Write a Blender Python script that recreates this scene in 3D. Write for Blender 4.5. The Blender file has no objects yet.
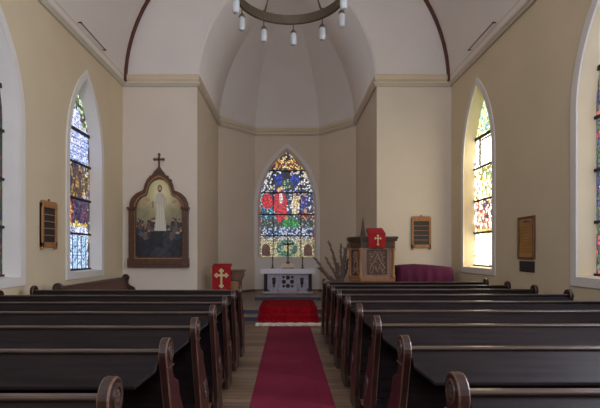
import bpy, bmesh, math, random
import numpy as np
from mathutils import Vector, Matrix
random.seed(7)
PI = math.pi
sc = bpy.context.scene
C = sc.collection

# ---------------------------------------------------------------- camera, world, exposure
EYE = 1.69
cd = bpy.data.cameras.new('camera'); cam = bpy.data.objects.new('camera', cd); C.objects.link(cam)
cam.location = (0, 0, EYE); cam.rotation_euler = (PI/2, 0, 0)
cd.sensor_width = 36; cd.lens = 27.0
cd.shift_x = 13/600; cd.shift_y = 48.5/600
cd.clip_start = 0.05; cd.clip_end = 100
sc.camera = cam
w = bpy.data.worlds.new('sky'); sc.world = w; w.use_nodes = True
w.node_tree.nodes['Background'].inputs[0].default_value = (0.62, 0.74, 1.0, 1)
w.node_tree.nodes['Background'].inputs[1].default_value = 1.0
sc.view_settings.view_transform = 'Standard'; sc.view_settings.look = 'None'
sc.view_settings.gamma = 1; sc.view_settings.use_curve_mapping = False
sc.view_settings.exposure = 1.42
try:
    sc.cycles.max_bounces = 8; sc.cycles.diffuse_bounces = 6; sc.cycles.sample_clamp_indirect = 6
except Exception: pass
# glass strengths: daylight in the seen windows, added fill in the unseen ones
L_LEFT, L_RIGHT, L_APSE = 0.58, 2.8, 0.38
L_LEFT_FILL, L_RIGHT_FILL, L_WEST_FILL = .25, 16.0, 6.5  # unseen windows, added and tuned to fill the room with light

# ---------------------------------------------------------------- materials
def srgb(r, g, b):
    f = lambda c: (c/255/12.92 if c/255 <= .04045 else ((c/255+.055)/1.055)**2.4)
    return (f(r), f(g), f(b), 1)
def mat(name, col, rough=.6, metal=0, noise=0, scale=8, col2=None, bump=0, stretch=(1,1,1), spec=.5, coat=0, trans=0):
    m = bpy.data.materials.new(name); m.use_nodes = True
    nt = m.node_tree; b = nt.nodes['Principled BSDF']
    b.inputs['Roughness'].default_value = rough; b.inputs['Metallic'].default_value = metal
    b.inputs['Specular IOR Level'].default_value = spec; b.inputs['Coat Weight'].default_value = coat
    b.inputs['Coat Roughness'].default_value = .15
    b.inputs['Transmission Weight'].default_value = trans
    b.inputs['Base Color'].default_value = col
    if noise or bump:
        tc = nt.nodes.new('ShaderNodeTexCoord'); mp = nt.nodes.new('ShaderNodeMapping')
        mp.inputs['Scale'].default_value = stretch
        nz = nt.nodes.new('ShaderNodeTexNoise'); nz.inputs['Scale'].default_value = scale; nz.inputs['Detail'].default_value = 5
        nt.links.new(tc.outputs['Object'], mp.inputs[0]); nt.links.new(mp.outputs[0], nz.inputs['Vector'])
        if noise:
            mx = nt.nodes.new('ShaderNodeMix'); mx.data_type = 'RGBA'
            c2 = col2 or tuple(c*(1-noise) for c in col[:3])+(1,)
            mx.inputs[6].default_value = col; mx.inputs[7].default_value = c2
            rp = nt.nodes.new('ShaderNodeValToRGB'); rp.color_ramp.elements[0].position = .35; rp.color_ramp.elements[1].position = .65
            nt.links.new(nz.outputs[0], rp.inputs[0]); nt.links.new(rp.outputs[0], mx.inputs[0]); nt.links.new(mx.outputs[2], b.inputs['Base Color'])
        if bump:
            bp = nt.nodes.new('ShaderNodeBump'); bp.inputs['Strength'].default_value = bump; bp.inputs['Distance'].default_value = .01
            nt.links.new(nz.outputs[0], bp.inputs['Height']); nt.links.new(bp.outputs[0], b.inputs['Normal'])
    return m
M = {}
M['cream'] = mat('cream_plaster', srgb(212,195,163), .8, noise=.05, scale=1.2, bump=.05)
M['pale'] = mat('pale_plaster', srgb(225,217,209), .85, noise=.04, scale=1.0, bump=.05)
M['front'] = mat('front_plaster', srgb(221,208,190), .85, noise=.04, scale=1.0, bump=.05)
M['chancel'] = mat('chancel_plaster', srgb(218,203,182), .85, noise=.04, scale=1.0)
M['white'] = mat('white_paint', srgb(222,216,208), .6, noise=.03, scale=3)
M['trimwhite'] = mat('cornice_paint', srgb(206,196,178), .7, noise=.04, scale=3)
M['litreveal'] = mat('warm_lit_reveal', srgb(226,208,172), .7, noise=.04, scale=2)  # warm window light on the right-hand reveals, put into the colour
M['trimbeige'] = mat('beige_paint', srgb(212,195,164), .7, noise=.04, scale=3)
M['rib'] = mat('rib_wood', srgb(98,52,34), .6, noise=.3, scale=6)
M['pew'] = mat('dark_pew_wood', srgb(34,26,26), .42, noise=.5, scale=5, stretch=(.4,6,6), bump=.1, coat=0, spec=.13)
M['pewend'] = mat('mahogany_pew_end', srgb(52,30,24), .36, noise=.45, scale=6, stretch=(4,4,.6), bump=.08, coat=.15)
M['pewlit'] = mat('lit_brown_pew_wood', srgb(92,54,40), .4, noise=.35, scale=5, stretch=(.4,6,6), bump=.06)  # sideways pew back: brown with the window light put into its colour
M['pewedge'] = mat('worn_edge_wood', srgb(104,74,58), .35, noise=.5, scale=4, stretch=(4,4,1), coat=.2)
M['altarframe'] = mat('picture_frame_wood', srgb(96,62,42), .45, noise=.4, scale=14, bump=.3)
M['peworn'] = mat('worn_rail_wood', srgb(76,58,48), .34, noise=.4, scale=5, stretch=(.5,4,4), coat=.2)
M['carve'] = mat('carved_wood', srgb(104,76,58), .5, noise=.5, scale=30, bump=.6)
M['wood'] = mat('warm_wood', srgb(172,120,72), .45, noise=.3, scale=5, stretch=(5,5,.6), bump=.05)
M['wooddk'] = mat('brown_wood', srgb(120,80,52), .45, noise=.35, scale=5, stretch=(5,5,.6), bump=.05)
M['pulpit'] = mat('pulpit_wood', srgb(158,124,104), .5, noise=.25, scale=4, stretch=(5,5,.5), bump=.05)
M['pulpitdk'] = mat('pulpit_dark_wood', srgb(88,64,46), .5, noise=.35, scale=5, stretch=(1,1,3))
M['slate'] = mat('dark_board', srgb(44,42,44), .5, noise=.2, scale=20)
M['red'] = mat('red_cloth', srgb(172,14,30), .85, noise=.25, scale=18, bump=.15)
M['gold'] = mat('cream_braid', srgb(226,204,150), .7, noise=.15, scale=60, bump=.3)
M['purple'] = mat('purple_cloth', srgb(88,16,58), .9, noise=.2, scale=5, bump=.25)
M['runner'] = mat('purple_runner', srgb(124,40,62), .95, noise=.12, scale=3, bump=.2, stretch=(1,.5,1), spec=.1)
M['fringe'] = mat('white_fringe', srgb(232,220,206), .95, noise=.3, scale=60, bump=.5)
M['brass'] = mat('aged_brass', srgb(110,84,48), .4, metal=.9, noise=.2, scale=20)
M['iron'] = mat('dark_iron', srgb(92,78,60), .5, metal=.4, noise=.2, scale=20)
M['lead'] = mat('lead_black', srgb(26,24,26), .6, noise=.2, scale=20)
M['lampglass'] = mat('frosted_lamp_glass', srgb(206,208,206), .25, noise=.15, scale=40, trans=.25)
M['stone'] = mat('grey_altar_stone', srgb(186,180,194), .6, noise=.25, scale=12, bump=.3)
M['stonedk'] = mat('dark_altar_recess', srgb(58,48,48), .7, noise=.3, scale=20)
M['linen'] = mat('white_linen', srgb(236,234,242), .8, noise=.05, scale=30, bump=.1)
M['paper'] = mat('page_paper', srgb(226,214,184), .8, noise=.05, scale=30)
M['twig'] = mat('dry_branch', srgb(132,110,94), .8, noise=.35, scale=20, bump=.3)
M['clay'] = mat('dark_vase', srgb(70,52,44), .5, noise=.2, scale=9)
M['dais'] = mat('dais_wood', srgb(98,92,106), .4, noise=.3, scale=5, stretch=(.4,4,4), bump=.08)
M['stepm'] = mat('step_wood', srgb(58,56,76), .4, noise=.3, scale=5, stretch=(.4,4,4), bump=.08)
M['chfloor'] = mat('chancel_boards', srgb(138,122,108), .45, noise=.3, scale=5, stretch=(.4,5,4), bump=.05)
M['outer'] = mat('outer_wall', srgb(150,140,125), .9, noise=.1, scale=2)

def floor_mat():
    m = mat('floor_boards', srgb(140,112,86), .42, bump=0)
    nt = m.node_tree; b = nt.nodes['Principled BSDF']; N = nt.nodes.new; Lk = nt.links.new
    tc = N('ShaderNodeTexCoord')
    br = N('ShaderNodeTexBrick'); br.inputs['Scale'].default_value = 1
    br.inputs['Brick Width'].default_value = 2.2; br.inputs['Row Height'].default_value = .13
    br.inputs['Mortar Size'].default_value = .006; br.inputs['Mortar'].default_value = srgb(48,36,30)
    br.inputs['Color1'].default_value = srgb(150,124,98); br.inputs['Color2'].default_value = srgb(104,80,62)
    mp = N('ShaderNodeMapping'); mp.inputs['Scale'].default_value = (.8, 16, 1)
    nz = N('ShaderNodeTexNoise'); nz.inputs['Scale'].default_value = 3; nz.inputs['Detail'].default_value = 6
    mx = N('ShaderNodeMix'); mx.data_type = 'RGBA'; mx.blend_type = 'MULTIPLY'; mx.inputs[0].default_value = .6
    Lk(tc.outputs['Object'], br.inputs['Vector']); Lk(tc.outputs['Object'], mp.inputs[0]); Lk(mp.outputs[0], nz.inputs['Vector'])
    rp = N('ShaderNodeValToRGB'); rp.color_ramp.elements[0].position = .3; rp.color_ramp.elements[0].color = (.45,.42,.4,1); rp.color_ramp.elements[1].position = .7
    Lk(nz.outputs[0], rp.inputs[0]); Lk(br.outputs['Color'], mx.inputs[6]); Lk(rp.outputs[0], mx.inputs[7]); Lk(mx.outputs[2], b.inputs['Base Color'])
    bp = N('ShaderNodeBump'); bp.inputs['Strength'].default_value = .25; bp.inputs['Distance'].default_value = .01
    Lk(nz.outputs[0], bp.inputs['Height']); Lk(bp.outputs[0], b.inputs['Normal'])
    return m
M['floor'] = floor_mat()
def rug_mat():
    m = mat('red_rug', srgb(168,16,28), .95, spec=.1)
    nt = m.node_tree; b = nt.nodes['Principled BSDF']; N = nt.nodes.new; Lk = nt.links.new
    tc = N('ShaderNodeTexCoord'); vo = N('ShaderNodeTexVoronoi'); vo.inputs['Scale'].default_value = 9
    rp = N('ShaderNodeValToRGB'); rp.color_ramp.elements[0].color = srgb(172,24,34); rp.color_ramp.elements[1].color = srgb(142,12,28)
    rp.color_ramp.elements[0].position = .2; rp.color_ramp.elements[1].position = .6
    Lk(tc.outputs['Object'], vo.inputs['Vector']); Lk(vo.outputs['Distance'], rp.inputs[0])
    # darker border along the long sides
    sx = N('ShaderNodeSeparateXYZ'); Lk(tc.outputs['Object'], sx.inputs[0])
    ab = N('ShaderNodeMath'); ab.operation = 'ABSOLUTE'; Lk(sx.outputs[0], ab.inputs[0])
    gt = N('ShaderNodeMath'); gt.operation = 'GREATER_THAN'; gt.inputs[1].default_value = .58; Lk(ab.outputs[0], gt.inputs[0])
    mx = N('ShaderNodeMix'); mx.data_type = 'RGBA'; mx.inputs[7].default_value = srgb(132,10,28)
    Lk(gt.outputs[0], mx.inputs[0]); Lk(rp.outputs[0], mx.inputs[6]); Lk(mx.outputs[2], b.inputs['Base Color'])
    return m
M['rug'] = rug_mat()
def attr_mat(name, emit, rough=.3):
    m = bpy.data.materials.new(name); m.use_nodes = True; nt = m.node_tree; b = nt.nodes['Principled BSDF']
    a = nt.nodes.new('ShaderNodeAttribute'); a.attribute_name = 'Col'
    b.inputs['Roughness'].default_value = rough
    if emit:
        mu = nt.nodes.new('ShaderNodeMix'); mu.data_type = 'RGBA'; mu.blend_type = 'MULTIPLY'; mu.inputs[0].default_value = 1
        mu.inputs[7].default_value = (.12,.12,.12,1)
        nt.links.new(a.outputs['Color'], mu.inputs[6]); nt.links.new(mu.outputs[2], b.inputs['Base Color'])
        nt.links.new(a.outputs['Color'], b.inputs['Emission Color']); b.inputs['Emission Strength'].default_value = emit
    else:
        nt.links.new(a.outputs['Color'], b.inputs['Base Color'])
    return m

# ---------------------------------------------------------------- mesh helpers
class MB:
    def __init__(s): s.v = []; s.f = []
    def add(s, vs, fs):
        o = len(s.v); s.v += [tuple(v) for v in vs]; s.f += [tuple(i+o for i in f) for f in fs]; return s
    def box(s, x0, x1, y0, y1, z0, z1, M4=None):
        vs = [Vector(p) for p in ((x0,y0,z0),(x1,y0,z0),(x1,y1,z0),(x0,y1,z0),(x0,y0,z1),(x1,y0,z1),(x1,y1,z1),(x0,y1,z1))]
        if M4: vs = [M4 @ v for v in vs]
        return s.add(vs, [(0,3,2,1),(4,5,6,7),(0,1,5,4),(1,2,6,5),(2,3,7,6),(3,0,4,7)])
    def prism(s, poly, a, b, axis='y', M4=None):   # poly in the plane across axis: y -> (x,z), x -> (y,z), z -> (x,y)
        n = len(poly)
        def P(p, t):
            v = {'y': (p[0],t,p[1]), 'x': (t,p[0],p[1]), 'z': (p[0],p[1],t)}[axis]
            return M4 @ Vector(v) if M4 else v
        vs = [P(p,a) for p in poly]+[P(p,b) for p in poly]
        return s.add(vs, [tuple(range(n)), tuple(range(2*n-1,n-1,-1))]+[(i,n+i,n+(i+1)%n,(i+1)%n) for i in range(n)])
    def ring(s, outer, inner, a, b, axis='y'):     # frame between two outlines with the same number of points
        n = len(outer)
        def P(p, t): return {'y': (p[0],t,p[1]), 'x': (t,p[0],p[1]), 'z': (p[0],p[1],t)}[axis]
        vs = [P(p,a) for p in outer]+[P(p,a) for p in inner]+[P(p,b) for p in outer]+[P(p,b) for p in inner]
        fs = []
        for i in range(n):
            j = (i+1)%n
            fs += [(i,j,n+j,n+i),(2*n+i,3*n+i,3*n+j,2*n+j),(i,2*n+i,2*n+j,j),(n+i,n+j,3*n+j,3*n+i)]
        return s.add(vs, fs)
    def tube(s, pts, r, n=8, cap=True):
        pts = [Vector(p) for p in pts]; m = len(pts); rs = r if isinstance(r,(list,tuple)) else [r]*m
        vs = []; up = None
        for i, p in enumerate(pts):
            t = (pts[min(i+1,m-1)]-pts[max(i-1,0)]).normalized()
            if up is None: up = Vector((0,0,1)) if abs(t.z) < .9 else Vector((1,0,0))
            a = t.cross(up).normalized(); b = a.cross(t).normalized(); up = b
            for k in range(n):
                q = 2*PI*k/n; vs.append(p+a*math.cos(q)*rs[i]+b*math.sin(q)*rs[i])
        fs = [(i*n+k, i*n+(k+1)%n, (i+1)*n+(k+1)%n, (i+1)*n+k) for i in range(m-1) for k in range(n)]
        if cap: fs += [tuple(range(n-1,-1,-1)), tuple(range((m-1)*n, m*n))]
        return s.add(vs, fs)
    def lathe(s, prof, c=(0,0,0), n=14):
        vs = []
        for r, z in prof:
            for k in range(n):
                q = 2*PI*k/n; vs.append((c[0]+r*math.cos(q), c[1]+r*math.sin(q), c[2]+z))
        m = len(prof)
        fs = [(i*n+k, i*n+(k+1)%n, (i+1)*n+(k+1)%n, (i+1)*n+k) for i in range(m-1) for k in range(n)]
        fs += [tuple(range(n-1,-1,-1)), tuple(range((m-1)*n, m*n))]
        return s.add(vs, fs)
    def ball(s, c, r, sx=1, sy=1, sz=1, n=12, m=8):
        prof = [(max(.001, r*math.sin(PI*i/m)), -r*math.cos(PI*i/m)) for i in range(m+1)]
        o = len(s.v); s.lathe(prof, (0,0,0), n)
        s.v[o:] = [(c[0]+v[0]*sx, c[1]+v[1]*sy, c[2]+v[2]*sz) for v in s.v[o:]]
        return s
    def build(s, name, m, parent=None, bev=0, smooth=False, seg=2):
        me = bpy.data.meshes.new(name); me.from_pydata(s.v, [], s.f); me.update()
        bm = bmesh.new(); bm.from_mesh(me); bmesh.ops.recalc_face_normals(bm, faces=bm.faces); bm.to_mesh(me); bm.free()
        me.materials.append(m)
        o = bpy.data.objects.new(name, me); C.objects.link(o)
        if parent: o.parent = parent
        if bev:
            b = o.modifiers.new('bevel', 'BEVEL'); b.width = bev; b.segments = seg; b.limit_method = 'ANGLE'; b.angle_limit = .6
        if smooth:
            for p in me.polygons: p.use_smooth = True
            me.set_sharp_from_angle(angle=.7)
        return o
def tag(o, label=None, cat=None, group=None, kind=None):
    for k, v in (('label',label),('category',cat),('group',group),('kind',kind)):
        if v: o[k] = v
    return o
def thing(name, label, cat, loc=(0,0,0), rz=0, group=None):
    o = bpy.data.objects.new(name, None); C.objects.link(o); o.location = loc; o.rotation_euler = (0,0,rz)
    return tag(o, label, cat, group)
def struct(o): o['kind'] = 'structure'; return o
def dup(root, label, loc=None, rz=None):
    r = root.copy(); C.objects.link(r)
    if loc: r.location = loc
    if rz is not None: r.rotation_euler = (0,0,rz)
    r['label'] = label
    for ch in list(root.children):
        c = ch.copy(); C.objects.link(c); c.parent = r
        for g in ch.children:
            d = g.copy(); C.objects.link(d); d.parent = c
    return r
def bool_cut(o, cutter):
    md = o.modifiers.new('cut','BOOLEAN'); md.object = cutter; md.solver = 'EXACT'
    dg = bpy.context.evaluated_depsgraph_get()
    me = bpy.data.meshes.new_from_object(o.evaluated_get(dg)); o.modifiers.clear(); o.data = me
    bpy.data.objects.remove(cutter)
def lancet(w, z0, zs, za, n=14, off=0, zoff=None):   # pointed-arch outline (u,z): half width w, sill z0, springing zs, apex za
    w2 = w+off; z0 = z0-(off if zoff is None else zoff); rise = za-zs; a = w
    r = (rise*rise+a*a)/(2*a); c = r-a; R = r+off
    p = [(-w2,z0),(w2,z0)]
    for i in range(n+1):
        zz = i/n; ang = zz*math.acos(c/R)
        p.append((R*math.cos(ang)-c, zs+R*math.sin(ang)))
    for i in range(n-1,-1,-1):
        ang = i/n*math.acos(c/R); p.append((-(R*math.cos(ang)-c), zs+R*math.sin(ang)))
    return p
def star_ray(poly, c, ang):
    d = (math.cos(ang), math.sin(ang)); best = None
    for i in range(len(poly)):
        a, b = poly[i], poly[(i+1)%len(poly)]
        ex, ey = b[0]-a[0], b[1]-a[1]; den = d[0]*ey-d[1]*ex
        if abs(den) < 1e-9: continue
        t = ((a[0]-c[0])*ey-(a[1]-c[1])*ex)/den; u = ((a[0]-c[0])*d[1]-(a[1]-c[1])*d[0])/den
        if t > 0 and -1e-6 <= u <= 1+1e-6 and (best is None or t > best): best = t
    return (c[0]+d[0]*best, c[1]+d[1]*best)

# ---------------------------------------------------------------- dimensions of the room
WH = 4.3        # half width of the nave
YF = 11.77      # front wall of the nave
YB = -3.2       # west wall behind the camera
CH = 2.35       # half width of the chancel
YS, YE, BH = 15.35, 16.75, 1.2
Z1, Z2 = EYE+4.34, EYE+4.62
T = .30
ZFL = .25       # chancel floor

# floor, chancel floor and steps
struct(MB().box(-WH-.4, WH+.4, YB-.3, YF+.3, -.2, 0).build('floor', M['floor']))
b = MB(); b.prism([(-1.42,11.55),(1.42,11.55),(1.42,YF),(CH+.1,YF),(CH+.1,YS+.05),(BH+.1,YE+.1),(-BH-.1,YE+.1),(-CH-.1,YS+.05),(-CH-.1,YF),(-1.42,YF)], -.1, ZFL, 'z')
struct(b.build('floor_chancel', M['chfloor'], bev=.01))
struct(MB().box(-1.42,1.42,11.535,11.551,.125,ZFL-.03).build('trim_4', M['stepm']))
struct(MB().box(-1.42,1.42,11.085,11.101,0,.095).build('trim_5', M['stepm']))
struct(MB().box(-1.42,1.42,11.1,11.56,-.05,.122).build('step', M['chfloor'], bev=.01))

# windows -------------------------------------------------------------------------------------
rs = np.random.RandomState(3)
def mosaic(name, outline, design, emit, parent, place, cell=.07, res=.02, seed=1, lead=.16, bars=()):
    us = [p[0] for p in outline]; zs = [p[1] for p in outline]
    u0, u1, z0, z1 = min(us), max(us), min(zs), max(zs)
    nu, nz = int((u1-u0)/res)+1, int((z1-z0)/res)+1
    r = np.random.RandomState(seed)
    U, Z = np.meshgrid(u0+(np.arange(nu)+.5)*(u1-u0)/nu, z0+(np.arange(nz)+.5)*(z1-z0)/nz)
    gu, gz = int((u1-u0)/cell)+4, int((z1-z0)/cell)+4
    SU = u0-cell+(np.arange(gu)[None,:]+r.uniform(.1,.9,(gz,gu)))*cell
    SZ = z0-cell+(np.arange(gz)[:,None]+r.uniform(.1,.9,(gz,gu)))*cell
    RN = r.rand(gz,gu,3)
    iu = ((U-(u0-cell))/cell).astype(int); iz = ((Z-(z0-cell))/cell).astype(int)
    d1 = np.full(U.shape, 9.); d2 = np.full(U.shape, 9.); bi = np.zeros(U.shape,int); bj = np.zeros(U.shape,int)
    for a in (-1,0,1):
        for c in (-1,0,1):
            i = np.clip(iz+a,0,gz-1); j = np.clip(iu+c,0,gu-1)
            d = np.hypot(U-SU[i,j], Z-SZ[i,j]); closer = d < d1
            d2 = np.where(closer, d1, np.minimum(d2,d)); bi = np.where(closer,i,bi); bj = np.where(closer,j,bj); d1 = np.where(closer,d,d1)
    su = SU[bi,bj]; sz = SZ[bi,bj]; rn = RN[bi,bj]
    col = design(U, Z, su, sz, rn, u0, u1, z0, z1)
    isl = (d2-d1) < cell*lead
    col = np.where(isl[...,None], col*.12, col)
    # inside test
    px = np.array([p[0] for p in outline]); pz = np.array([p[1] for p in outline]); ins = np.zeros(U.shape,bool)
    n = len(outline)
    for k in range(n):
        x1,y1,x2,y2 = px[k],pz[k],px[(k+1)%n],pz[(k+1)%n]
        if y1 == y2: continue
        c = ((y1 > Z) != (y2 > Z)) & (U < (x2-x1)*(Z-y1)/(y2-y1)+x1); ins ^= c
    du, dz = (u1-u0)/nu, (z1-z0)/nz
    V = [place(u0+i*du, z0+j*dz) for j in range(nz+1) for i in range(nu+1)]
    idx = np.argwhere(ins); F = [(j*(nu+1)+i, j*(nu+1)+i+1, (j+1)*(nu+1)+i+1, (j+1)*(nu+1)+i) for j, i in idx]
    me = bpy.data.meshes.new(name); me.from_pydata(V, [], F); me.update()
    at = me.color_attributes.new('Col', 'FLOAT_COLOR', 'CORNER')
    cc = np.ones((len(F),4,4), np.float32); cc[:,:,:3] = np.clip(col[idx[:,0],idx[:,1]],0,1)[:,None,:]
    at.data.foreach_set('color', cc.reshape(-1))
    me.materials.append(attr_mat(name+'_glass', emit) if not isinstance(emit, bpy.types.Material) else emit)
    o = bpy.data.objects.new(name, me); C.objects.link(o); o.parent = parent
    return o
def lin(*c): return np.array(srgb(*c)[:3])
def pick(rn, cols):
    P = np.array([lin(*c) for c in cols]); k = np.clip((rn[...,0]*len(cols)).astype(int),0,len(cols)-1)
    return P[k]*(.75+.5*rn[...,1:2])
def ell(u, z, cu, cz, a, b): return ((u-cu)/a)**2+((z-cz)/b)**2 < 1
def setc(col, m, cols, rn): return np.where(m[...,None], pick(rn, cols), col)

def design_left(U, Z, su, sz, rn, u0, u1, z0, z1):
    v = (sz-z0)/(z1-z0); w = (u1-u0)/2; s = np.abs(su)/w
    col = pick(rn, [(150,168,225),(178,196,242),(205,214,248),(168,180,230)])
    V = (Z-z0)/(z1-z0)
    col = setc(col, v > .765, [(70,110,70),(120,130,76),(40,76,56),(190,186,140),(96,66,44),(170,196,180),(30,44,36)], rn)
    col = setc(col, ell(su,v,0,.76,.35*1,.1), [(200,208,240),(168,184,235),(220,220,245)], rn)
    col = setc(col, (v > .37) & (v < .575), [(176,146,84),(104,80,50),(92,84,120),(48,44,50),(206,190,136),(60,54,72),(170,170,190)], rn)
    col = setc(col, (v > .37) & (v < .56) & (s < .55), [(84,66,48),(52,46,62),(150,118,70),(70,58,80)], rn)
    col = setc(col, (v > .235) & (v < .385), [(70,44,88),(44,36,70),(90,70,96),(112,56,52),(58,62,102),(30,28,40)], rn)
    col = setc(col, (v > .262) & (v < .37) & ell(su,v,-.25,.31,.13,.05), [(180,100,70),(200,150,110)], rn)
    col = setc(col, (v > .235) & (v < .262), [(206,188,110),(176,150,70)], rn)
    # lower lattice of pale blue pointed quarries
    low = (V < .192)
    q = np.abs(((U/.40)+.5) % 1-.5)*2; k = ((Z/.27) + .4*np.cos(U/.40*2*PI)) % 1
    base = np.where((q < .55)[...,None], lin(170,205,240), lin(206,224,248))
    base = np.where((k < .5)[...,None], base*.82, base); base = np.where(((k < .11)|(np.abs(q-.55) < .10))[...,None], lin(44,66,110), base)
    col = np.where(low[...,None], base, col)
    col = setc(col, (V > .192) & (V < .235), [(226,224,240),(150,160,200),(200,205,235)], rn)
    # rows of canopy niches between the bars
    cn = (V > .585) & (V < .765); k2 = (Z/.16) % 1
    col = np.where((cn & (k2 < .13))[...,None], lin(92,104,160), col)
    col = setc(col, s > .84, [(70,52,40),(120,96,70),(60,64,90),(150,140,110),(44,40,46)], rn)
    return col
def design_right(U, Z, su, sz, rn, u0, u1, z0, z1):
    v = (sz-z0)/(z1-z0); w = (u1-u0)/2; s = np.abs(su)/w; V = (Z-z0)/(z1-z0)
    col = pick(rn, [(255,246,216),(250,240,205),(244,240,222),(255,242,205)])
    col = setc(col, v > .755, [(236,226,140),(170,200,160),(214,222,190),(140,190,170),(250,240,190),(120,160,170)], rn)
    col = setc(col, (v > .38) & (v < .57), [(226,206,130),(250,240,205),(150,130,70),(255,248,225),(130,150,110),(250,242,220)], rn)
    col = setc(col, (v > .192) & (v < .38), [(214,160,140),(150,70,70),(236,216,190),(80,76,120),(250,236,215),(120,96,90),(190,110,90),(250,244,230)], rn)
    col = setc(col, (v > .192) & (v < .22), [(240,200,120),(210,190,140)], rn)
    sel = (v > .192) & (v < .38)
    col = np.where((sel | (v > .755))[...,None], col**1.25*.38, col); col = np.where(((v >= .38) & (v < .57))[...,None], col**1.4*.6, col)
    dm = (V < .192); k = (Z/.13+.3*np.sin(U*28)) % 1
    col = np.where((dm & (k < .12))[...,None], lin(214,216,170), col)
    cn = (V > .585) & (V < .745); rect = (np.abs(np.abs(U)-.42) < .055)
    col = np.where((cn & rect)[...,None], lin(22,20,24), col)
    col = np.where(((np.abs(V-.728) < .005) & (np.abs(U) < .42))[...,None], lin(22,20,24), col)
    col = setc(col, s > .86, [(210,190,130),(110,90,70),(230,220,190),(70,60,50),(250,245,225)], rn)
    return col
def design_dark(U, Z, su, sz, rn, u0, u1, z0, z1):
    w = (u1-u0)/2; s = np.abs(su)/w
    col = pick(rn, [(70,84,66),(50,66,56),(104,108,84),(60,54,72),(88,70,54),(110,124,120),(50,58,80)])
    return setc(col, s > .8, [(50,60,40),(84,90,60),(100,60,50),(40,44,60)], rn)
def design_fill(U, Z, su, sz, rn, u0, u1, z0, z1):
    return pick(rn, [(226,232,252),(206,218,250),(240,240,246),(190,204,240)])
def design_rightnear(U, Z, su, sz, rn, u0, u1, z0, z1):
    w = (u1-u0)/2; s = np.abs(su)/w; v = (sz-z0)/(z1-z0)
    col = pick(rn, [(200,206,225),(150,165,200),(210,206,190),(110,126,160),(60,60,80)])
    return setc(col, (s > .8), [(50,70,50),(40,38,60),(110,50,44),(40,46,80),(60,56,46)], rn)

def design_apse(U, Z, su, sz, rn, u0, u1, z0, z1):
    # crop coordinates of the window: X 33..222, Y 380..20
    X = (su-u0)/(u1-u0)*189+33; Y = 380-(sz-z0)/(z1-z0)*360
    XX = (U-u0)/(u1-u0)*189+33; YY = 380-(Z-z0)/(z1-z0)*360
    col = pick(rn, [(58,74,140),(196,204,226),(30,40,90),(110,130,190),(40,60,66),(214,206,170),(90,84,60)])
    up = Y < 150
    col = setc(col, up, [(226,222,206),(60,74,140),(210,214,230),(90,76,54),(26,32,66),(214,200,150),(36,44,50),(216,220,226)], rn)
    col = setc(col, Y < 85, [(190,140,60),(150,50,50),(222,206,160),(70,70,110),(110,60,60),(204,186,120)], rn)
    col = setc(col, Y < 50, [(80,66,60),(210,190,150),(60,60,90)], rn)
    for cx, cy in ((100,118),(152,118)):
        col = setc(col, ell(X,Y,cx,cy,20,20), [(50,72,150),(72,100,190),(34,50,120)], rn)
    col = setc(col, ell(X,Y,126,102,15,15), [(18,20,30),(34,40,44)], rn)
    col = setc(col, ell(X,Y,126,130,20,16), [(60,86,80),(90,110,100),(160,180,150)], rn)
    mid = (Y >= 150) & (Y < 275)
    col = setc(col, mid, [(34,46,100),(60,84,140),(22,28,44),(170,186,206),(50,62,52),(90,80,108),(200,204,206)], rn)
    col = setc(col, mid & (X < 90) & (Y > 165), [(88,150,170),(44,80,120),(150,190,200),(60,90,90)], rn)
    col = setc(col, ell(X,Y,60,190,20,26), [(196,30,50),(160,20,44),(210,70,80)], rn)
    col = setc(col, ell(X,Y,155,205,14,34), [(212,200,170),(190,160,90),(230,226,210)], rn)
    col = setc(col, ell(X,Y,186,205,16,34), [(60,44,110),(84,70,150),(150,150,190)], rn)
    col = setc(col, ell(X,Y,188,245,22,22), [(150,84,50),(110,60,44),(190,130,90)], rn)
    col = setc(col, (Y >= 250) & (Y < 280), [(90,110,70),(60,84,90),(150,160,150),(80,60,50)], rn)
    col = setc(col, ell(X,Y,104,205,24,56) & (X < 128), [(196,24,40),(160,16,34),(214,50,60)], rn)
    col = setc(col, ell(XX,YY,107,178,6,20), [(226,220,214),(200,196,200)], rn)
    col = setc(col, ell(XX,YY,100,150,6,8), [(222,180,150),(230,190,160)], rn)
    col = setc(col, ell(XX,YY,100,139,8,4), [(90,60,40)], rn)
    col = setc(col, ell(X,Y,140,262,26,20), [(24,150,60),(30,120,54),(60,170,80)], rn)
    col = setc(col, ell(XX,YY,126,246,6,7), [(206,150,110)], rn)
    for cx, cy in ((153,166),(186,166),(190,222),(60,160),(170,178)):
        col = setc(col, ell(XX,YY,cx,cy,5,7), [(214,176,140),(190,150,120)], rn)
    wv = (Y >= 278) & (Y < 310)
    col = setc(col, wv, [(210,220,236),(40,70,130),(90,130,190),(230,232,240),(24,40,80)], rn)
    low = Y >= 310
    col = setc(col, low, [(226,214,164),(206,190,130),(232,228,200),(190,176,120)], rn)
    col = setc(col, low & (Y < 325), [(230,226,210),(200,196,190),(150,140,120)], rn)
    wr = ell(XX,YY,127,350,36,30) & ~ell(XX,YY,127,350,14,12)
    col = setc(col, wr, [(70,120,96),(100,150,120),(60,96,90),(170,190,150)], rn)
    for cx in (56,199):
        ar = (np.abs(XX-cx) < 14) & (YY > 352-np.sqrt(np.maximum(0,196-(XX-cx)**2))*1.2) & (YY < 376)
        col = np.where(ar[...,None], np.where((((XX//4)+(YY//4))%2 == 0)[...,None], lin(60,16,18), lin(130,84,66)), col)
    g = (YY < 275); col = np.where(g[...,None], np.clip(col*1.3,0,1)**1.55*1.25, col*.85)
    col = setc(col, (np.abs(XX-127) > 88), [(210,200,150),(60,70,120),(190,70,60),(60,100,80)], rn)
    return col

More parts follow.
